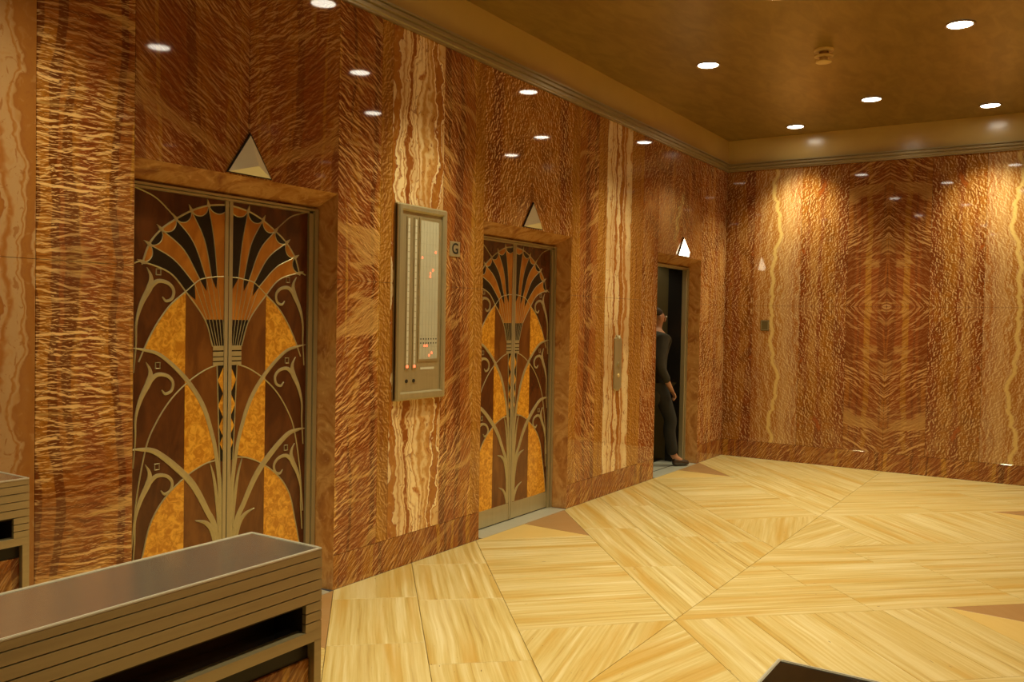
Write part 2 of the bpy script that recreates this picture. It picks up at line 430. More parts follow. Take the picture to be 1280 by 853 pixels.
# base courses
base_l = empty('baseboard_left', (0, 0, 0), kind='structure'); base_b = empty('baseboard_back', (0, L, 0), kind='structure'); base_r = empty('baseboard_right', (W, 0, 0), kind='structure')
for a, b in [(-.2, 1.1), (1.1, 1.884), (1.884, D1[0]), (D1[1], 4.26), (4.26, D2[0]), (D2[1], 6.86), (6.86, 7.36), (7.36, D3[0]), (D3[1], L)]:
    slab('base_panel', [(a, 0), (b, 0), (b, ZB), (a, ZB)], LF, PT, M['base'], base_l, lambda q: (q[0], q[1]), .001, .0003)
for a, b in [(0, .86), (.86, XC), (XC, W-.86), (W-.86, W)]:
    slab('base_panel', [(a, 0), (b, 0), (b, ZB), (a, ZB)], BF, PT, M['base'], base_b, lambda q: (q[0]+20, q[1]), .001, .0003)
for a, b in [(2.4, 5), (5, 7.5), (7.5, L)]:
    slab('base_panel', [(a, 0), (b, 0), (b, ZB), (a, ZB)], RF, PT, M['base'], base_r, lambda q: (q[0]+40, q[1]), .001, .0003)
# lobby behind the camera (only seen in reflections)
def bigwall(name, pts, fr, so):
    slab(name, pts, fr, .1, M['fS'], None, lambda q: (q[0]+so, q[1]), 0, .001, 'structure')
bigwall('wall_lobby_rear', [(0, 0), (6.6, 0), (6.6, ZC), (0, ZC)], (Vector((0, -4.1, 0)), VX, VZ, VY), 80)
bigwall('wall_lobby_side', [(-4, 0), (2.4, 0), (2.4, ZC), (-4, ZC)], (Vector((6.6, 0, 0)), VY, VZ, -VX), 90)
bigwall('wall_lobby_return', [(W+.005, 0), (6.5, 0), (6.5, ZC), (W+.005, ZC)], (Vector((0, 2.4, 0)), VX, VZ, -VY), 95)
bigwall('wall_lobby_left', [(-4, 0), (-.2, 0), (-.2, ZC), (-4, ZC)], (Vector((-.1, 0, 0)), VY, VZ, VX), 99)
ceiling = boxes('ceiling', [(-.6, 7, -4.2, L+.6, ZC, ZC+.15)], M['ceil'], kind='structure')
# frieze between cornice and ceiling
ZF = ZK+.085
fr = boxes('trim_1', [(-PT, .004, -4, L, ZF-.02, ZC)], M['frieze'], kind='structure')
boxes('trim_2', [(.004, W, L-.004, L+PT, ZF-.02, ZC)], M['frieze'], kind='structure')
boxes('trim_3', [(W-.004, W+PT, 2.4, L-.004, ZF-.02, ZC)], M['frieze'], kind='structure')
# stepped bronze cornice
prof = [(-.004, 0), (.020, 0), (.020, .012), (.030, .016), (.030, .034), (.024, .037), (.024, .042), (.042, .046), (.042, .066), (.034, .069), (.034, .073), (.050, .077), (.050, .088), (.0, .088)]
def cornice(name, p0, p1, inn, cut0=0, cut1=0):
    d = (p1-p0).normalized(); vs_ = []
    for base_, s in ((p0, cut0), (p1, -cut1)):
        for o_, z_ in prof: vs_.append(base_+inn*o_+VZ*z_+d*s*o_)
    n = len(prof); F = [(i, (i+1) % n, n+(i+1) % n, n+i) for i in range(n)]+[tuple(range(n)), tuple(range(n, 2*n))]
    return mesh(name, vs_, F, M['bronze_h'], None, None, 'structure')
cornice('trim_4', Vector((0, -4, ZK)), Vector((0, L, ZK)), VX, 0, 1)
cornice('trim_5', Vector((0, L, ZK)), Vector((W, L, ZK)), -VY, 1, 1)
cornice('trim_6', Vector((W, 2.4, ZK)), Vector((W, L, ZK)), -VX, 0, 1)

# ================================================================== FLOOR
floor = boxes('floor', [(-.02, 6.6, -4.1, L+.02, -.12, -.016)], M['floor_joint'], kind='structure')
FF = (Vector((0, 0, -.016)), VX, VY, VZ)
KL, KR = 1.10, .95                              # slopes of the chevrons either side of the centre line
YMIN = 1.0
def stone(poly, ang, mat='trav', lo=YMIN):
    poly = clip(poly, 1, 0, 0.); poly = clip(poly, -1, 0, -W) if poly else poly
    poly = clip(poly, 0, 1, lo) if poly else poly; poly = clip(poly, 0, -1, -L) if poly else poly
    if len(poly) < 3 or abs(area(poly)) < .004: return
    o1, o2 = random.uniform(0, 60), random.uniform(0, 60); c, s = math.cos(ang), math.sin(ang)
    slab('paving_slab', poly, FF, .016, M[mat], floor, lambda q: (c*q[0]+s*q[1]+o1, -s*q[0]+c*q[1]+o2), .0012, .0012)
def vl(c, x): return c-KL*x
def vr(c, x): return c-KL*XC+KR*(x-XC)
AL, AR = math.atan(-KL), math.atan(KR)          # grain along the left / right arm
def arm(c0, c1, side, joints):
    """one strip of a chevron band, cut across at the joints (distance from the wall, 0..1)"""
    js = [-.6]+joints+[1.6]
    f = vl if side < 0 else vr
    quad = [(0, vl(c0, 0)), (XC, vl(c0, XC)), (XC, vl(c1, XC)), (0, vl(c1, 0))] if side < 0 else [(XC, vr(c0, XC)), (W, vr(c0, W)), (W, vr(c1, W)), (XC, vr(c1, XC))]
    k_ = 1/KL if side < 0 else -1/KR
    cm = (c0+c1)/2
    for j0, j1 in zip(js[:-1], js[1:]):
        p = quad
        for j, sg in ((j0, 1), (j1, -1)):
            x = j*XC if side < 0 else W-j*XC; yy = f(cm, x)
            # line through (x,yy) with slope k_; keep the side further along the arm
            a, b = (1, k_*1.) if side < 0 else (-1, -k_*1.)
            a, b = (k_*0+1*1., 0.) if False else ((1.0, -KL) if side < 0 else (-1.0, -KR))
            p = clip(p, a*sg, b*sg, (a*x+b*yy)*sg) if p else p
        if p and len(p) >= 3: stone(p, AL if side < 0 else AR)
def band(cs, jl):
    for i, (c0, c1) in enumerate(zip(cs[:-1], cs[1:])):
        arm(c0, c1, -1, jl[i % len(jl)]); arm(c0, c1, 1, [(x*1.13) % .95+.02 for x in sorted(jl[(i+1) % len(jl)])][:2] if False else jl[(i+1) % len(jl)])
def doorzone(c0, c1, n=4):
    m0 = 1.05
    for side in (-1, 1):
        mx = (lambda x: x) if side < 0 else (lambda x: W-x)
        K = KL if side < 0 else KR
        w0, w1 = (c0, c1) if side < 0 else (vr(c0, W), vr(c1, W))   # where the lines meet the wall
        f = lambda c, x: c-K*x                                      # x measured from the wall
        ax = (w1-w0)/(m0+K); ap = (ax, f(w1, ax)); mid = (0, (w0+w1)/2)
        T = lambda P: [(mx(x), y_) for x, y_ in P]
        g = math.atan(m0) if side < 0 else math.atan(-m0)
        stone(T([(0, w0), ap, mid]), g, 'ochre_stone'); stone(T([mid, ap, (0, w1)]), g, 'terracotta')
        vx = (XC, f(w1, XC)); bx = (w0-w1+(K+m0)*XC)/(K+m0); bx_ = (bx, f(w0, bx))
        A0, A1, B0, B1 = Vector((0, w0)), Vector(bx_), Vector(ap), Vector(vx)
        for i in range(n):
            s, e = i/n, (i+1)/n
            stone(T([tuple(A0.lerp(A1, s)), tuple(A0.lerp(A1, e)), tuple(B0.lerp(B1, e)), tuple(B0.lerp(B1, s))]), g)
        stone(T([bx_, (XC, f(w0, XC)), vx]), math.radians(90+(14 if side < 0 else -14)))
band([-.4, .25, .9], [[.5], [.3]])
doorzone(.9, 2.2, 3)
band([2.25-.0, 2.3], [[.5]]) if False else None
band([2.2, 2.3], [[.5]])
doorzone(2.3, 3.57)
band([3.57, 4.26, 4.96], [[.16, .42, .8], [.12, .38, .72]])
doorzone(4.96, 6.20)
band([6.20, 6.83, 7.42, 7.98], [[.34, .72], [.22, .62], [.45, .85]])
doorzone(7.98, 9.22)
band([9.22, 9.85, 10.45, 11.05, 11.65, 12.2], [[.4, .8], [.25, .65], [.5]])
for i in range(7):                                # lobby floor outside the alcove
    for j in range(6):
        x0, y0 = i*.95, -4+j*(5/6)
        a = (i+j) % 2*math.pi/2; o1 = random.uniform(0, 60); c_, s_ = math.cos(a), math.sin(a)
        slab('paving_slab', [(x0, y0), (min(6.6, x0+.95), y0), (min(6.6, x0+.95), y0+5/6), (x0, y0+5/6)], FF, .016, M['trav'], floor,
             lambda q: (c_*q[0]+s_*q[1]+o1, -s_*q[0]+c_*q[1]), .0012, .0012)
for i in range(4):
    slab('paving_slab', [(W+i*.765, 1), (W+(i+1)*.765, 1), (W+(i+1)*.765, 2.4), (W+i*.765, 2.4)], FF, .016, M['trav'], floor, lambda q: (q[1]+i*7, q[0]), .0012, .0012)

# ================================================================== LIFT DOORS
DEP = .15                                        # depth of the reveal
UH = .626                                        # half width of the opening
def crom(P, n=6):
    """Catmull-Rom through 2D points"""
    P = [Vector(p) for p in P]; out = []
    for i in range(len(P)-1):
        p0 = P[i-1] if i else P[0]*2-P[1]; p3 = P[i+2] if i+2 < len(P) else P[-1]*2-P[-2]
        for t in range(n):
            s = t/n
            out.append(.5*((2*P[i])+(P[i+1]-p0)*s+(2*p0-5*P[i]+4*P[i+1]-p3)*s*s+(3*P[i]-p0-3*P[i+1]+p3)*s**3))
    return out+[P[-1]]
def plate(name, pts, h, mat, parent, x0=-DEP, th=.0):
    """thin inlay standing h proud of the leaf; pts are (u,v) with u across the door"""
    pts = [tuple(p) for p in pts]
    if area(pts) < 0: pts = pts[::-1]
    n = len(pts)
    vs_ = [(x0-.004, p[0], p[1]) for p in pts]+[(x0+h, p[0], p[1]) for p in pts]
    F = [tuple(range(n-1, -1, -1)), tuple(range(n, 2*n))]+[(i, (i+1) % n, n+(i+1) % n, n+i) for i in range(n)]
    return mesh(name, vs_, F, M[mat], parent, local=True)
def ribbon(name, P, wd, parent, h=.0035, mat='nickel', n=6, x0=-DEP):
    c = crom(P, n); m = len(c); vs_ = []
    if not isinstance(wd, (list, tuple)): wd = [wd, wd]
    for i, p in enumerate(c):
        d = (c[min(i+1, m-1)]-c[max(i-1, 0)]).normalized(); q = Vector((-d.y, d.x))
        t = i/(m-1)*(len(wd)-1); j = min(int(t), len(wd)-2); ww = max(.0012, (wd[j]+(wd[j+1]-wd[j])*(t-j))/2)
        for s, hh in ((-ww, -.003), (-ww, h*.6), (0, h), (ww, h*.6), (ww, -.003)):
            vs_.append((x0+hh, p.x+q.x*s, p.y+q.y*s))
    F = []
    for i in range(m-1):
        for k_ in range(5): F.append((i*5+k_, i*5+(k_+1) % 5, (i+1)*5+(k_+1) % 5, (i+1)*5+k_))
    F += [(0, 1, 2, 3, 4), tuple(range(5*m-5, 5*m))]
    return mesh(name, vs_, F, M[mat], parent, local=True)

B_OUT = [(-.482, 1.783), (-.450, 1.868), (-.387, 1.943), (-.308, 2.000), (-.222, 2.049), (-.123, 2.086), (0, 2.104)]
B_MID = [(-.342, 1.742), (-.316, 1.805), (-.262, 1.855), (-.207, 1.895), (-.145, 1.914), (-.088, 1.919), (0, 1.92)]
B_IN = [(-.250, 1.655), (-.200, 1.695), (-.169, 1.716), (-.133, 1.726), (-.100, 1.731), (-.066, 1.736), (0, 1.738)]
ARCH = [(-.250, 1.655), (-.334, 1.588), (-.400, 1.507), (-.440, 1.443), (-.470, 1.385)]
S2 = [(-.535, 1.385), (-.468, 1.374), (-.380, 1.345), (-.25, 1.235), (-.148, 1.098), (-.088, .942), (-.061, .825), (-.034, .61), (-.030, .14)]
S3 = [(-.535, .915), (-.485, .912), (-.409, .892), (-.297, .805), (-.198, .703), (-.116, .564), (-.061, .442), (-.04, .14)]
A1 = [(-.045, 1.297), (-.142, 1.265), (-.245, 1.205), (-.336, 1.125), (-.412, 1.02), (-.460, .912), (-.505, .69), (-.53, .45)]
A4 = [(-.05, .810), (-.137, .797), (-.25, .745), (-.36, .660), (-.432, .555), (-.470, .42), (-.505, .275), (-.53, .14)]
def build_leaf(side, door):
    leaf = empty('door_leaf', (0, 0, 0), door)
    m = (lambda P: [(p[0], p[1]) for p in P]) if side < 0 else (lambda P: [(-p[0], p[1]) for p in P])
    g = .003
    u0, u1 = (-.56, -g) if side < 0 else (g, .56)
    boxes('veneer_panel', [(-DEP-.03, -DEP, u0, u1, .008, 2.135)], M['dark_wood'], leaf, local=True)
    # veneer fields
    plate('centre_veneer', m([(-.25, 1.655), (-.02, 1.72), (-.02, .13), (-.25, .13)]), .0008, 'mid_wood', leaf)
    plate('gold_inlay', m(ARCH[:1]+[tuple(v) for v in crom(ARCH)][1:]+[S2[1], S2[2], S2[3]]), .0016, 'gold_burl', leaf)
    plate('gold_inlay', m([(-.25, 1.235)]+[tuple(v) for v in crom(S2[3:7])]+[A4[1], A4[2]]), .0016, 'gold_burl', leaf)
    plate('gold_inlay', m([tuple(v) for v in crom(A4[2:])]+[(-.25, .13)]), .0016, 'gold_burl', leaf)
    # fan of twelve petals, six on each leaf
    for i in range(6):
        e0 = [tuple(v) for v in crom([B_OUT[i], B_MID[i], B_IN[i]], 8)]; e1 = [tuple(v) for v in crom([B_OUT[i+1], B_MID[i+1], B_IN[i+1]], 8)]
        black = (i % 2 == 0) if side < 0 else (i % 2 == 1)
        plate('fan_petal', m(e0+e1[::-1]), .0018, 'black_wood' if black else 'orange_wood', leaf)
        a, b = Vector(B_OUT[i]), Vector(B_OUT[i+1]); d = (b-a); nrm = Vector((d.y, -d.x)).normalized()
        sc = [tuple(a.lerp(b, t/8)+nrm*(math.sin(math.pi*t/8)**.6)*d.length*.36) for t in range(9)]
        plate('petal_tip', m(sc), .0026, 'orange_wood' if black else 'black_wood', leaf)
        ribbon('petal_tip_edge', m(sc), .005, leaf, .0042, n=2)
        if i: ribbon('petal_edge', m([B_OUT[i], B_MID[i], B_IN[i]]), .0055, leaf, .0038)
        o_ = Vector(B_OUT[i]); r = (o_-Vector((0, 1.62))).normalized(); q = Vector((-r.y, r.x))
        plate('fan_spike', m([tuple(o_+r*.034), tuple(o_+q*.010), tuple(o_-r*.024), tuple(o_-q*.010)]), .0046, 'nickel', leaf)
    ribbon('fan_rim', m([(-.487, 1.775)]+B_OUT), .009, leaf, .0042)
    ribbon('fan_edge', m([(-.53, 1.775), B_OUT[0], B_MID[0], B_IN[0], (-.138, 1.52), (-.09, 1.385)]), .007, leaf, .0042)
    # calyx under the fan
    plate('calyx_veneer', m(B_IN+[(0, 1.52), (-.138, 1.52)]), .0018, 'orange_wood', leaf)
    for i in range(6):
        black = (i % 2 == 0) if side < 0 else (i % 2 == 1)
        if black:
            a, b = Vector(B_IN[i]), Vector(B_IN[i+1]); c = (a+b)/2
            plate('petal_root', m([tuple(a), tuple(b), (c.x*.86, c.y-.06)]), .0024, 'black_wood', leaf)
        if i: ribbon('calyx_flute', m([B_IN[i], (B_IN[i][0]*.62, 1.52)]), .0035, leaf, .0034, n=2)
    ribbon('calyx_rim', m(B_IN), .0055, leaf, .0042)
    plate('cup_veneer', m([(-.138, 1.52), (-.02, 1.52), (-.02, 1.385), (-.09, 1.385)]), .0018, 'black_wood', leaf)
    for i in range(6):
        t = (i+.2)/5.6; ribbon('cup_flute', m([(-.138+t*.118, 1.52), (-.09+t*.075, 1.385)]), .0045, leaf, .0034, n=2)
    for z0, z1 in ((1.365, 1.388), (1.335, 1.358), (1.312, 1.330), (1.288, 1.306)):
        plate('collar_band', m([(-.088, z0), (-.02, z0), (-.02, z1), (-.088, z1)]), .004, 'nickel', leaf)
    plate('collar_ground', m([(-.086, 1.288), (-.02, 1.288), (-.02, 1.385), (-.086, 1.385)]), .0018, 'black_wood', leaf)
    # stem with a ladder of half diamonds
    plate('stem_ground', m([(-.060, 1.29), (-.02, 1.29), (-.02, .80), (-.044, .80)]), .0018, 'black_wood', leaf)
    zz = 1.285
    for hgt, wd in ((.145, .036), (.13, .032), (.105, .026), (.085, .020)):
        plate('stem_diamond', m([(-.021, zz), (-.021-wd, zz-hgt/2), (-.021, zz-hgt)]), .0026, 'gold_burl', leaf); zz -= hgt*.93
    ribbon('stem_edge', m([(-.062, 1.29), (-.052, 1.05), (-.044, .86), (-.03, .6)]), .007, leaf, .004)
    # sweeping leaves and arches
    ribbon('upper_arch', m(ARCH+[(-.50, 1.32)]), .007, leaf, .004)
    ribbon('inner_arch', m(A1), .007, leaf, .004)
    ribbon('lower_arch', m(A4), .007, leaf, .004)
    ribbon('reed_leaf', m(S2), [.004, .013, .017, .022, .024, .022, .022, .026, .026], leaf, .0052)
    ribbon('reed_leaf', m(S3), [.004, .016, .026, .032, .034, .030, .030, .03], leaf, .0056)
    ribbon('reed_leaf', m([(-.184, .524), (-.119, .500), (-.076, .44), (-.05, .3)]), [.004, .022, .03, .02], leaf, .006)
    ribbon('reed_leaf', m([(-.16, .275), (-.10, .245), (-.06, .19), (-.045, .14)]), [.004, .02, .03, .03], leaf, .006)
    ribbon('reed_leaf', m([(-.10, .80), (-.075, .72), (-.056, .60), (-.045, .45)]), [.004, .016, .02, .01], leaf, .006)
    ribbon('corner_line', m([(-.54, 2.128), (-.424, 2.092), (-.345, 2.035), (-.308, 2.000)]), .006, leaf, .004)
    for v in (-.03, -.472, -.952):                     # three budding stems up the side
        P = [(-.526, 1.30), (-.515, 1.43), (-.513, 1.535), (-.487, 1.622), (-.445, 1.700), (-.440, 1.748), (-.462, 1.79)]
        Q = [(-.452, 1.690), (-.405, 1.728), (-.350, 1.722), (-.318, 1.690), (-.325, 1.650), (-.358, 1.636), (-.378, 1.655)]
        s = lambda A: [(a, b+v) for a, b in A]
        ribbon('bud_stem', m(s(P)), [.006, .008, .012, .022, .032, .018, .003], leaf, .005)
        ribbon('bud_curl', m(s(Q)), [.024, .020, .016, .015, .014, .013, .005], leaf, .0056, n=5)
        ribbon('bud_eye', m(s([(-.412, 1.758), (-.388, 1.758), (-.388, 1.786), (-.412, 1.786), (-.412, 1.757)])), .005, leaf, .0046, n=1)
    # metal kick plate and meeting edge
    plate('kick_plate', m([(-.56, .01), (-g, .01), (-g, .135), (-.56, .135)]), .003, 'bronze', leaf)
    plate('meeting_strip', m([(-.024, .012), (-g, .012), (-g, 2.13), (-.024, 2.13)]), .007, 'bronze', leaf)
    return leaf

def build_reveal(door, UH=UH):
    """marble reveal, bronze frame and sill, in door coordinates (u across = y)"""
    h0, h1 = UH, UH-.022; zt, zi = ZD, ZD-.082
    for s in (-1, 1):
        slab2 = [(-.001, s*h0, 0), (-DEP-.01, s*h1, 0), (-DEP-.01, s*(h0+.05), 0), (-.001-PT, s*(h0+.05), 0), (-.001-PT, s*(h0+.001), 0)]
        P = [(0, s*h0), (-DEP-.012, s*h1), (-DEP-.012, s*(h0+.04)), (-PT-.002, s*(h0+.04)), (-PT-.002, s*(h0+.0005)), (-.0, s*(h0+.0005))]
        n = len(P); vs_ = [(x, u, 0) for x, u in P]+[(x, u, zt) for x, u in P]
        F = [tuple(range(n)), tuple(range(n, 2*n))]+[(i, (i+1) % n, n+(i+1) % n, n+i) for i in range(n)]
        uv = [(x*1.0+i*.0+s*3+u, 0) for i, (x, u) in enumerate(P)]; uv = [(x+s*3+u, .0) for x, u in P]+[(x+s*3+u, zt) for x, u in P]
        mesh('reveal_jamb', vs_, F, M['jamb'], door, uv, local=True)
    P = [(0, zt), (-DEP-.012, zi), (-DEP-.012, zt+.03), (-PT-.002, zt+.03), (-PT-.002, zt+.0005), (0, zt+.0005)]; n = len(P)
    vs_ = [(x, -h0, z) for x, z in P]+[(x, h0, z) for x, z in P]
    F = [tuple(range(n)), tuple(range(n, 2*n))]+[(i, (i+1) % n, n+(i+1) % n, n+i) for i in range(n)]
    uv = [(-h0, x+z) for x, z in P]+[(h0, x+z) for x, z in P]
    mesh('reveal_lintel', vs_, F, M['jamb'], door, uv, local=True)
    for s in (-1, 1):
        q = UH-.626; a, b = sorted((s*(.542+q), s*(.572+q))); c, d = sorted((s*(.576+q), s*(UH-.024))); e, f = sorted((s*(.572+q), s*(.576+q)))
        jb = boxes('frame_post', [(-DEP-.03, -DEP+.016, a, b, 0, zi-.001), (-DEP-.03, -DEP+.026, c, d, 0, zi-.001), (-DEP-.03, -DEP+.008, e, f, 0, zi-.001)], M['bronze'], door, local=True)
    boxes('frame_header', [(-DEP-.03, -DEP+.016, -UH+.026, UH-.026, 2.122, 2.134), (-DEP-.03, -DEP+.024, -UH+.026, UH-.026, 2.137, zi-.001)], M['bronze'], door, local=True)
    boxes('sill', [(-DEP-.24, .012, -h1+.012, h1-.012, -.012, .003)], M['sill'], door, local=True)
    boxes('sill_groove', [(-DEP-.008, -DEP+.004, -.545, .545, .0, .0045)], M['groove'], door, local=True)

d1 = empty('door_1', (0, (D1[0]+D1[1])/2, 0), kind='structure')
build_reveal(d1); build_leaf(-1, d1); build_leaf(1, d1)
tag(d1, 'pair of inlaid lift doors with a lotus fan of black and orange petals, behind the grooved metal turnstile')
d2 = copy_tree(d1); d2.name = 'door_2'; d2.location = (0, (D2[0]+D2[1])/2, 0)
tag(d2, 'pair of inlaid lift doors with a lotus fan, next to the small plate lettered G')
d3 = empty('door_3', (0, (D3[0]+D3[1])/2, 0), kind='structure')
build_reveal(d3, .585); d3['label'] = 'open lift doorway with a dark car inside, under the lit triangular lamp'
# retracted leaf edges and lift car seen through the open doorway
boxes('retracted_leaf_edge', [(-DEP-.19, -DEP-.035,   .50, .66, .004, 2.14)], M['black'], d3, local=True)
boxes('retracted_leaf_edge', [(-DEP-.19, -DEP-.035, -.66, -.50, .004, 2.14)], M['black'], d3, local=True)
boxes('car_front_return', [(-DEP-.34, -DEP-.20, .525, .66, .004, 2.2)], M['khaki'], d3, local=True)
boxes('car_front_return', [(-DEP-.34, -DEP-.20, -.66, -.525, .004, 2.2)], M['khaki'], d3, local=True)
boxes('car_lining', [(-1.95, -.50, .70, .74, 0, 2.5), (-1.95, -.50, -.74, -.70, 0, 2.5), (-1.99, -1.95, -.74, .74, 0, 2.5), (-1.95, -.36, -.74, .74, 2.5, 2.54)], M['car'], d3, local=True)
boxes('car_floor', [(-1.95, -.40, -.74, .74, -.02, .0)], M['black'], d3, local=True)
boxes('car_handrail', [(-1.6, -.55, .655, .672, .93, .97)], M['brass'], d3, local=True)

boxes('added_car_lamp', [(-1.15, -.85, -.15, .15, 2.485, 2.499)], simple('added_car_lamp_glass', (.9, .9, .8), .4, em=((1, .85, .6), 2.)), d3, local=True)  # unseen lamp, added so the khaki return is lit
cl = bpy.data.lights.new('added_car_light', 'AREA'); cl.energy = 5; cl.size = .3; cl.color = (1, .85, .55)  # added light of that unseen lamp
clo = bpy.data.objects.new('added_car_light', cl); C.objects.link(clo); clo.parent = d3; clo.location = (-1.0, 0, 2.48)

# ================================================================== THINGS ON THE WALLS
def tri_lamp(yc, zb, hw, hh, lit, label):
    """three-sided glass pyramid over a lift door: bezel, three facets"""
    t = empty('hall_lantern', (0, yc, zb)); tag(t, label, 'lantern', 'triangular lanterns over the lift doors')
    A, B, T = (-hw, 0.), (hw, 0.), (0., hh); ap = Vector((.075, 0, hh*.20))
    P = [Vector((.0, *A)), Vector((.0, *B)), Vector((.0, *T))]
    e = .005; Q = [(-hw-e*1.5, -e*.8), (hw+e*1.5, -e*.8), (0, hh+e*2.6)]
    n = 3; vs_ = [(.001, u, v) for u, v in Q]+[(.012, u, v) for u, v in Q]
    mesh('bezel', vs_, [(0, 2, 1), (3, 4, 5), (0, 1, 4, 3), (1, 2, 5, 4), (2, 0, 3, 5)], M['black'], t, local=True)
    g = M['glass_on'] if lit else M['glass_off']
    R = [Vector((.012, u, v)) for u, v in (A, B, T)]
    for i, nm in enumerate(('lower_facet', 'glass_facet', 'glass_facet')):
        a, b = R[i], R[(i+1) % 3]; cc = Vector((.013, 0, hh*.34))
        mesh(nm, [a, b, ap, cc], [(0, 1, 2), (1, 0, 3), (0, 2, 3), (2, 1, 3)], g, t, local=True)
    return t
tri_lamp(2.940, 2.243, .132, .195, False, 'unlit frosted triangular lantern over the doors behind the turnstile')
tri_lamp(5.625, 2.243, .132, .180, False, 'unlit frosted triangular lantern over the doors beside the G plate')
tri_lamp(8.62, 2.243, .135, .180, True, 'glowing triangular lantern over the open lift doorway')

# floor indicator board
IY0, IY1, IZ0, IZ1 = 4.045, 4.528, 1.037, 2.243
ib = empty('indicator_board', (0, 4.2865, 1.037))
tag(ib, 'tall metal lift indicator board with two slots, a grey screen and red lights', 'indicator')
boxes('back_plate', [(.0, .022, IY0, IY1, IZ0, IZ1)], M['bronze'], ib)
f1 = .042
boxes('bezel', [(.0, .040, IY0, IY0+f1, IZ0, IZ1)], M['bronze'], ib, bev=.010)
boxes('bezel', [(.0, .040, IY1-f1, IY1, IZ0, IZ1)], M['bronze'], ib, bev=.010)
boxes('bezel', [(.0, .0395, IY0+.003, IY1-.003, IZ0, IZ0+f1+.01)], M['bronze'], ib, bev=.010)
boxes('bezel', [(.0, .0395, IY0+.003, IY1-.003, IZ1-f1, IZ1)], M['bronze'], ib, bev=.010)
for yy in (4.153, 4.222):
    boxes('slot_frame', [(.015, .0265, yy-.018, yy+.018, 1.225, 2.168)], M['bronze_h'], ib)
    sl = boxes('lit_slot', [(.02, .0275, yy-.009, yy+.009, 1.235, 2.158)], M['pale'], ib)
    for i in range(22):
        zz = 1.262+i*.0405
        boxes('slot_mark', [(.027, .0285, yy-.007, yy+.007, zz, zz+.004)], M['line'], sl)
    boxes('red_light', [(.027, .030, yy-.009, yy+.009, 1.238, 1.252)], M['led'], ib, bev=.001)
    disc_lathe('key_hole', [(.012, 0), (.012, .004), (.008, .005)], M['hole'], ib, 14, Matrix(((0, 0, 1), (1, 0, 0), (0, 1, 0)))).location = (.022, yy-4.2865, 1.155-1.037)
SY0, SY1, SZ0, SZ1 = 4.268, 4.449, 1.288, 2.158
boxes('screen_frame', [(.015, .0265, SY0-.014, SY1+.014, SZ0-.014, SZ1+.014)], M['bronze_h'], ib)
scr = boxes('screen', [(.02, .0275, SY0, SY1, SZ0, SZ1)], M['screen'], ib)
for i in range(1, 12):
    zz = SZ1-i*.0722; boxes('screen_line', [(.027, .0281, SY0+.002, SY1-.002, zz, zz+.002)], M['line'], scr)
for i in range(1, 6):
    yy = SY0+i*.0302; boxes('screen_line', [(.027, .0280, yy, yy+.0014, SZ0+.002, SZ1-.002)], M['line'], scr)
for r_ in range(2):
    for i in range(7):
        yy = SY0+.014+i*.0255; zz = 1.415-r_*.026
        boxes('screen_dot', [(.027, .029, yy-.004, yy+.004, zz-.004, zz+.004)], M['hole'], scr)
for yy, zz in [(4.418, 1.967), (4.284, 1.925), (4.392, 1.852), (4.366, 1.831), (4.366, 1.810), (4.318, 1.372), (4.342, 1.372), (4.392, 1.326), (4.366, 1.310)]:
    boxes('red_light', [(.027, .0305, yy-.0055, yy+.0055, zz-.007, zz+.007)], M['led'], scr, bev=.002)
boxes('label_strip', [(.02, .0235, 4.285, 4.425, 1.222, 1.236)], M['pale'], ib)

def text_mesh(s, size, ext, mat, parent, mtx):
    cu = bpy.data.curves.new('letter', 'FONT'); cu.body = s; cu.size = size; cu.extrude = ext; cu.align_x = 'CENTER'; cu.align_y = 'CENTER'
    cu.offset = .0012
    o = bpy.data.objects.new('tmp_text', cu); C.objects.link(o)
    bpy.context.view_layer.update()
    me = bpy.data.meshes.new_from_object(o.evaluated_get(bpy.context.evaluated_depsgraph_get()))
    bpy.data.objects.remove(o); me.name = 'letter'; me.transform(mtx); me.materials.clear()
    return link('letter', me, mat, parent)
WALLROT = Matrix(((0, 0, 1, 0), (1, 0, 0, 0), (0, 1, 0, 0), (0, 0, 0, 1)))
gp = empty('floor_plate', (0, 4.654, 1.96)); tag(gp, 'small square metal plate lettered G beside the indicator board', 'sign')
boxes('plate', [(.0, .006, 4.600, 4.708, 1.958, 2.057)], M['bronze'], gp, bev=.0015)
text_mesh('G', .100, .001, M['hole'], gp, Matrix.Translation((.0065, 0, .0475)) @ WALLROT)
# call button plate between doors two and three
cp = empty('call_plate', (0, 7.12, .92)); tag(cp, 'narrow upright metal call-button plate between the lift doors', 'call plate')
pts = [(7.050, .945), (7.12, .918), (7.190, .945), (7.190, 1.392), (7.155, 1.405), (7.155, 1.422), (7.085, 1.422), (7.085, 1.405), (7.050, 1.392)]
slab('plate', pts, (Vector((0, 0, 0)), VY, VZ, VX), .016, M['bronze'], cp, None, 0, .004)
AX = Matrix(((0, 0, 1), (1, 0, 0), (0, 1, 0)))
for zz, m_, r_ in ((1.402, 'pale', .013), (1.16, 'bronze_h', .024), (1.06, 'brass', .018)):
    o = disc_lathe('button', [(r_, 0), (r_, .006), (r_*.75, .010)], M[m_], cp, 16, AX); o.location = (.016, 0, zz-.92)
# small plate on the back wall
wp = empty('wall_plate', (.478, L, 1.47)); tag(wp, 'small dull square access plate set in the back wall', 'wall plate')
boxes('plate', [(.430, .526, L-.005, L, 1.472, 1.592)], M['khaki'], wp, bev=.001)
boxes('rim', [(.436, .520, L-.007, L-.004, 1.478, 1.484), (.436, .520, L-.007, L-.004, 1.580, 1.586), (.436, .442, L-.007, L-.004, 1.478, 1.586), (.514, .520, L-.007, L-.004, 1.478, 1.586)], M['bronze'], wp)

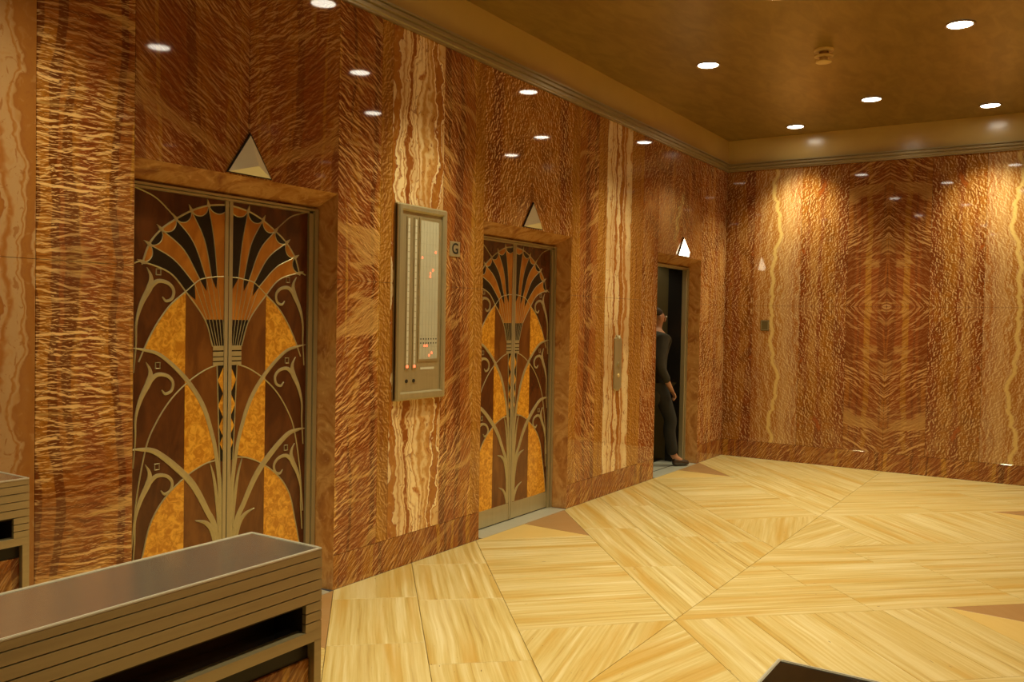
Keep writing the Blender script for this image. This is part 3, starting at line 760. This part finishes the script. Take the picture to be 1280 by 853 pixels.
# ================================================================== CEILING FITTINGS
def downlight(x, y, label, proto=[None]):
    t = empty('recessed_downlight', (x, y, ZC)); tag(t, label, 'downlight', 'recessed downlights in the gold ceiling')
    if proto[0] is None:
        a = disc_lathe('trim_ring', [(.098, -.001), (.102, -.006), (.094, -.009), (.082, -.004), (.082, -.001)], M['ring'], t, 36)
        b = disc_lathe('lens', [(.0815, -.001), (.0815, -.004), (.06, -.0065), (.0, -.007)][:3], M['lens'], t, 36)
        ld = bpy.data.lights.new('lamp', 'SPOT'); ld.energy = LAMP_POWER; ld.color = LAMP_COLOR; ld.spot_size = SPOT_SIZE; ld.spot_blend = SPOT_BLEND; ld.shadow_soft_size = .07
        proto[0] = (a.data, b.data, ld)
    else:
        link('trim_ring', proto[0][0], None, t); link('lens', proto[0][1], None, t)
    lo = bpy.data.objects.new('lamp', proto[0][2]); C.objects.link(lo); lo.parent = t; lo.location = (0, 0, -.03)
LAMPS = [(.87, 6.92, 'round recessed downlight near the left wall between the second and third lift doors'),
         (2.73, 6.85, 'round recessed downlight on the far side of the ceiling detector from the left wall'),
         (1.80, 8.70, 'round recessed downlight on the centre line beyond the ceiling detector'),
         (.88, 9.52, 'round recessed downlight close to the corner of left and back walls'),
         (2.72, 9.47, 'round recessed downlight close to the back wall, away from the corner')]
for x, y, l in LAMPS: downlight(x, y, l)
for x, y, l in [(.87, 4.29, 'over the indicator board'), (2.73, 4.33, 'across from the indicator board'), (1.81, 5.66, 'in front of the lift doors beside the G plate'),
                (.87, 1.7, 'over the turnstile nearest the left wall'), (2.73, 1.7, 'beside the black glass turnstile'), (1.8, 3.0, 'in front of the doors behind the turnstile'),
                (1.8, -.6, 'added out of view over the near ends of the turnstiles'), (4.6, .8, 'added out of view over the lobby beyond the black glass turnstile'), (4.6, -2.2, 'added out of view in the far lobby corner'), (1.8, -2.6, 'added out of view by the lobby rear wall')]:  # the lobby downlights are out of view, added for their light
    downlight(x, y, 'round recessed downlight '+l)
dt = empty('ceiling_detector', (1.78, 6.97, ZC)); tag(dt, 'small stacked brass detector on the ceiling between two downlights', 'detector')
disc_lathe('base_ring', [(.075, 0), (.075, -.012), (.06, -.018)], M['brass'], dt, 24)
disc_lathe('neck', [(.035, -.018), (.035, -.04)], M['ring'], dt, 18)
disc_lathe('middle_ring', [(.05, -.04), (.07, -.046), (.07, -.054), (.05, -.06)], M['brass'], dt, 24)
disc_lathe('head', [(.032, -.06), (.032, -.082), (.058, -.086), (.058, -.098), (.03, -.105)], M['brass'], dt, 24)

# ================================================================== TURNSTILES
TZ = 1.0
def turnstile(x1, yend, label, glass=False):
    """narrow metal cabinet: x1 is the face towards the camera side, yend its far end"""
    wd, y0 = .248, -.12
    x0 = x1-wd
    t = empty('turnstile_cabinet', ((x0+x1)/2, (y0+yend)/2, 0)); tag(t, label, 'turnstile', 'turnstile cabinets across the alcove')
    # top tray with raised rim
    boxes('top_plate', [(x0+.006, x1-.006, y0+.006, yend-.006, TZ-.0058, TZ-.0022)], M['black_glass' if glass else 'steel'], t)
    r = .009
    boxes('top_rim', [(x1-.006, x1, y0, yend, TZ-.006, TZ), (x0, x0+.006, y0, yend, TZ-.006, TZ), (x0+.006, x1-.006, yend-.006, yend, TZ-.006, TZ), (x0+.006, x1-.006, y0, y0+.006, TZ-.006, TZ)], M['rim'], t, bev=.0015, seg=2)
    boxes('top_band', [(x1-.010, x1-.0005, y0, yend-.0005, TZ-.022, TZ-.006), (x0+.0005, x0+.010, y0, yend-.0005, TZ-.022, TZ-.006), (x0+.010, x1-.010, yend-.010, yend-.0005, TZ-.022, TZ-.006), (x0+.010, x1-.010, y0, y0+.010, TZ-.022, TZ-.006)], M['steel_face'], t)
    # grooved fascia boards on every side
    zs = [.977, .951, .925, .899, .873, .850, .827, .804, .782]
    for i, (zt, zb) in enumerate(zip(zs[:-1], zs[1:])):
        z1, z0 = zt-.0013, zb+.0013
        full = [(x0, x0+.012, y0, yend, z0, z1), (x1-.012, x1, y0, yend, z0, z1)]
        ends = [(x0+.012, x1-.012, yend-.012, yend, z0, z1), (x0+.012, x1-.012, y0, y0+.012, z0, z1)]
        short = [(x0, x0+.012, yend-.05, yend, z0, z1), (x1-.012, x1, yend-.05, yend, z0, z1), (x0, x0+.012, y0, y0+.05, z0, z1), (x1-.012, x1, y0, y0+.05, z0, z1)]
        if i < 7:                                  # full boards above the slot, short ones either side of it
            for b_ in (full if i < 4 else short)+ends: boxes('fascia_board', [b_], M['steel_face'], t)
        else:
            boxes('bottom_rail', [(x0, x0+.03, y0, yend, .780, .806), (x1-.03, x1, y0, yend, .780, .806), (x0+.03, x1-.03, yend-.03, yend, .780, .806), (x0+.03, x1-.03, y0, y0+.03, .780, .806)], M['steel_face'], t)
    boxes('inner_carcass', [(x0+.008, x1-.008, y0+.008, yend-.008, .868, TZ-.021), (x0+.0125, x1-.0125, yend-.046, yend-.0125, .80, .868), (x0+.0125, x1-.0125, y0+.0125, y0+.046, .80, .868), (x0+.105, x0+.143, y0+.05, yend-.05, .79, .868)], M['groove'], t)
    boxes('slot_floor', [(x0+.03, x1-.03, y0+.03, yend-.03, .788, .800)], M['steel'], t)
    # shadow recess, marble infill and corner posts
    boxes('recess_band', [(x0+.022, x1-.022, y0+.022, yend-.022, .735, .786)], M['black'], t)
    fr_ = (Vector((x1-.030, 0, 0)), VY, VZ, VX)
    slab('marble_infill', [(y0+.022, .02), (yend-.022, .02), (yend-.022, .737), (y0+.022, .737)], fr_, .014, M['base'], t, lambda q: (q[0]+x1*3, q[1]))
    slab('marble_infill', [(y0+.022, .02), (yend-.022, .02), (yend-.022, .737), (y0+.022, .737)], (Vector((x0+.030, 0, 0)), VY, VZ, -VX), .014, M['base'], t, lambda q: (q[0]+x1*3, q[1]))
    slab('marble_infill', [(x0+.022, .02), (x1-.022, .02), (x1-.022, .737), (x0+.022, .737)], (Vector((0, yend-.030, 0)), VX, VZ, VY), .014, M['base'], t, lambda q: (q[0]+x1*5, q[1]))
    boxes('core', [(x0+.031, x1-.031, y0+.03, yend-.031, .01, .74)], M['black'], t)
    for a in (x0, x1-.022):
        for b in (y0, yend-.022):
            boxes('corner_post', [(a, a+.022, b, b+.022, 0, .781)], M['steel_face'], t)
    boxes('plinth', [(x0+.022, x1-.022, y0+.022, yend-.022, 0, .03)], M['steel_face'], t)
turnstile(1.997, 1.489, 'long grooved metal turnstile cabinet with brushed top, in front of the inlaid doors')
turnstile(.609, 1.538, 'grooved metal turnstile cabinet standing nearest the left wall, mostly cut off')
turnstile(3.09+.248, 1.438, 'turnstile cabinet with a glossy black glass top and bright rim', True)

# ================================================================== PERSON in the open doorway
def person(loc, rz):
    """walking figure facing local -y before rotation"""
    t = empty('person', loc); t.rotation_euler = (0, 0, rz)
    tag(t, 'person in a dark olive coat stepping through the open lift doorway', 'person')
    def skin(name, V, Ed, mat, parent, root=0, sub=2):
        me = bpy.data.meshes.new(name); me.from_pydata([v[:3] for v in V], Ed, [])
        o = link(name, me, mat, parent)
        md = o.modifiers.new('skin', 'SKIN'); md.use_smooth_shade = True
        for i, v in enumerate(V):
            r = v[3]; me.skin_vertices[0].data[i].radius = r if isinstance(r, tuple) else (r, r); me.skin_vertices[0].data[i].use_root = (i == root)
        s = o.modifiers.new('sub', 'SUBSURF'); s.levels = s.render_levels = sub
        return o
    # body: pelvis, spine, neck, head; legs mid-stride; arms; hands with fingers
    V = [(0, 0, .92, (.145, .105)), (0, 0, 1.10, (.135, .10)), (0, -.01, 1.28, (.16, .11)), (0, -.005, 1.40, (.11, .08)), (0, -.01, 1.475, (.052, .055)), (0, -.02, 1.53, (.055, .06)), (0, -.02, 1.595, (.072, .088)), (0, -.015, 1.66, (.060, .075))]
    Ed = [(0, 1), (1, 2), (2, 3), (3, 4), (4, 5), (5, 6), (6, 7)]
    def chain(start, pts):
        p = start
        for q in pts: V.append(q); Ed.append((p, len(V)-1)); p = len(V)-1
        return p
    chain(0, [(-.095, -.02, .82, .085), (-.10, -.16, .48, .058), (-.10, -.13, .40, .055), (-.10, -.20, .10, .038), (-.10, -.30, .035, .036)])
    chain(0, [(.095, .02, .82, .085), (.10, .07, .48, .058), (.10, .12, .38, .055), (.10, .24, .12, .038), (.10, .16, .035, .036)])
    hl = chain(3, [(-.17, 0, 1.375, .06), (-.22, .06, 1.12, .045), (-.22, .05, 1.08, .043), (-.22, -.06, .88, .030), (-.22, -.09, .83, (.038, .020))])
    hr = chain(3, [(.17, 0, 1.375, .06), (.22, -.03, 1.12, .045), (.22, -.05, 1.08, .043), (.22, -.20, .93, .030), (.22, -.25, .90, (.038, .020))])
    for h, sx in ((hl, -1), (hr, 1)):
        b = Vector(V[h][:3])
        for k_, (dx, ln) in enumerate(((-.024, .062), (-.008, .070), (.008, .066), (.024, .052))):
            chain(h, [(b.x+dx, b.y-.03, b.z-.045, .0095), (b.x+dx, b.y-.03-.01, b.z-.045-ln*.5, .009), (b.x+dx, b.y-.02, b.z-.045-ln, .0075)])
        chain(h, [(b.x-sx*.036, b.y-.02, b.z-.01, .011), (b.x-sx*.045, b.y-.035, b.z-.05, .009)])
    skin('body', V, Ed, M['skin'], t)
    # clothing
    skin('coat', [(0, 0, .62, (.20, .15)), (0, 0, .90, (.175, .13)), (0, 0, 1.10, (.16, .122)), (0, -.01, 1.28, (.185, .132)), (0, -.005, 1.40, (.13, .10)), (0, -.008, 1.455, (.066, .066)),
                  (-.18, 0, 1.37, .078), (-.222, .06, 1.12, .062), (-.222, .05, 1.07, .06), (-.222, -.05, .90, .046),
                  (.18, 0, 1.37, .078), (.222, -.03, 1.12, .062), (.222, -.05, 1.07, .06), (.222, -.185, .945, .046)],
         [(0, 1), (1, 2), (2, 3), (3, 4), (4, 5), (4, 6), (6, 7), (7, 8), (8, 9), (4, 10), (10, 11), (11, 12), (12, 13)], M['coat'], t)
    skin('trousers', [(0, 0, .92, (.155, .115)), (-.095, -.02, .82, .095), (-.10, -.16, .48, .072), (-.10, -.13, .40, .07), (-.10, -.19, .11, .062), (.095, .02, .82, .095), (.10, .07, .48, .072), (.10, .12, .38, .07), (.10, .23, .13, .062)],
         [(0, 1), (1, 2), (2, 3), (3, 4), (0, 5), (5, 6), (6, 7), (7, 8)], M['trousers'], t)
    skin('shoe', [(-.10, -.18, .055, (.042, .05)), (-.10, -.27, .04, (.046, .038)), (-.10, -.38, .03, (.038, .028))], [(0, 1), (1, 2)], M['shoe'], t)
    skin('shoe', [(.10, .25, .10, (.042, .05)), (.10, .17, .05, (.046, .038)), (.10, .07, .03, (.038, .028))], [(0, 1), (1, 2)], M['shoe'], t)
    skin('hair', [(0, .02, 1.60, (.070, .060)), (0, 0, 1.655, (.080, .085)), (0, -.03, 1.70, (.058, .065))], [(0, 1), (1, 2)], M['hair'], t)
    skin('face', [(0, -.098, 1.600, (.012, .010)), (0, -.112, 1.578, (.011, .010)), (0, -.095, 1.545, (.022, .010))], [(0, 1), (1, 2)], M['skin'], t, 0, 1)
    for s in (-1, 1):
        bm = bmesh.new(); bmesh.ops.create_uvsphere(bm, u_segments=10, v_segments=8, radius=.012)
        for v in bm.verts: v.co += Vector((s*.031, -.105, 1.605))
        bmobj('eye', bm, M['white'], t, True)
        bm = bmesh.new(); bmesh.ops.create_uvsphere(bm, u_segments=10, v_segments=8, radius=1)
        for v in bm.verts: v.co = Vector((v.co.x*.010+s*.084, v.co.y*.02-.01, v.co.z*.032+1.59))
        bmobj('ear', bm, M['skin'], t, True)
    return t
person((-.33, 8.72, .003), math.radians(140))
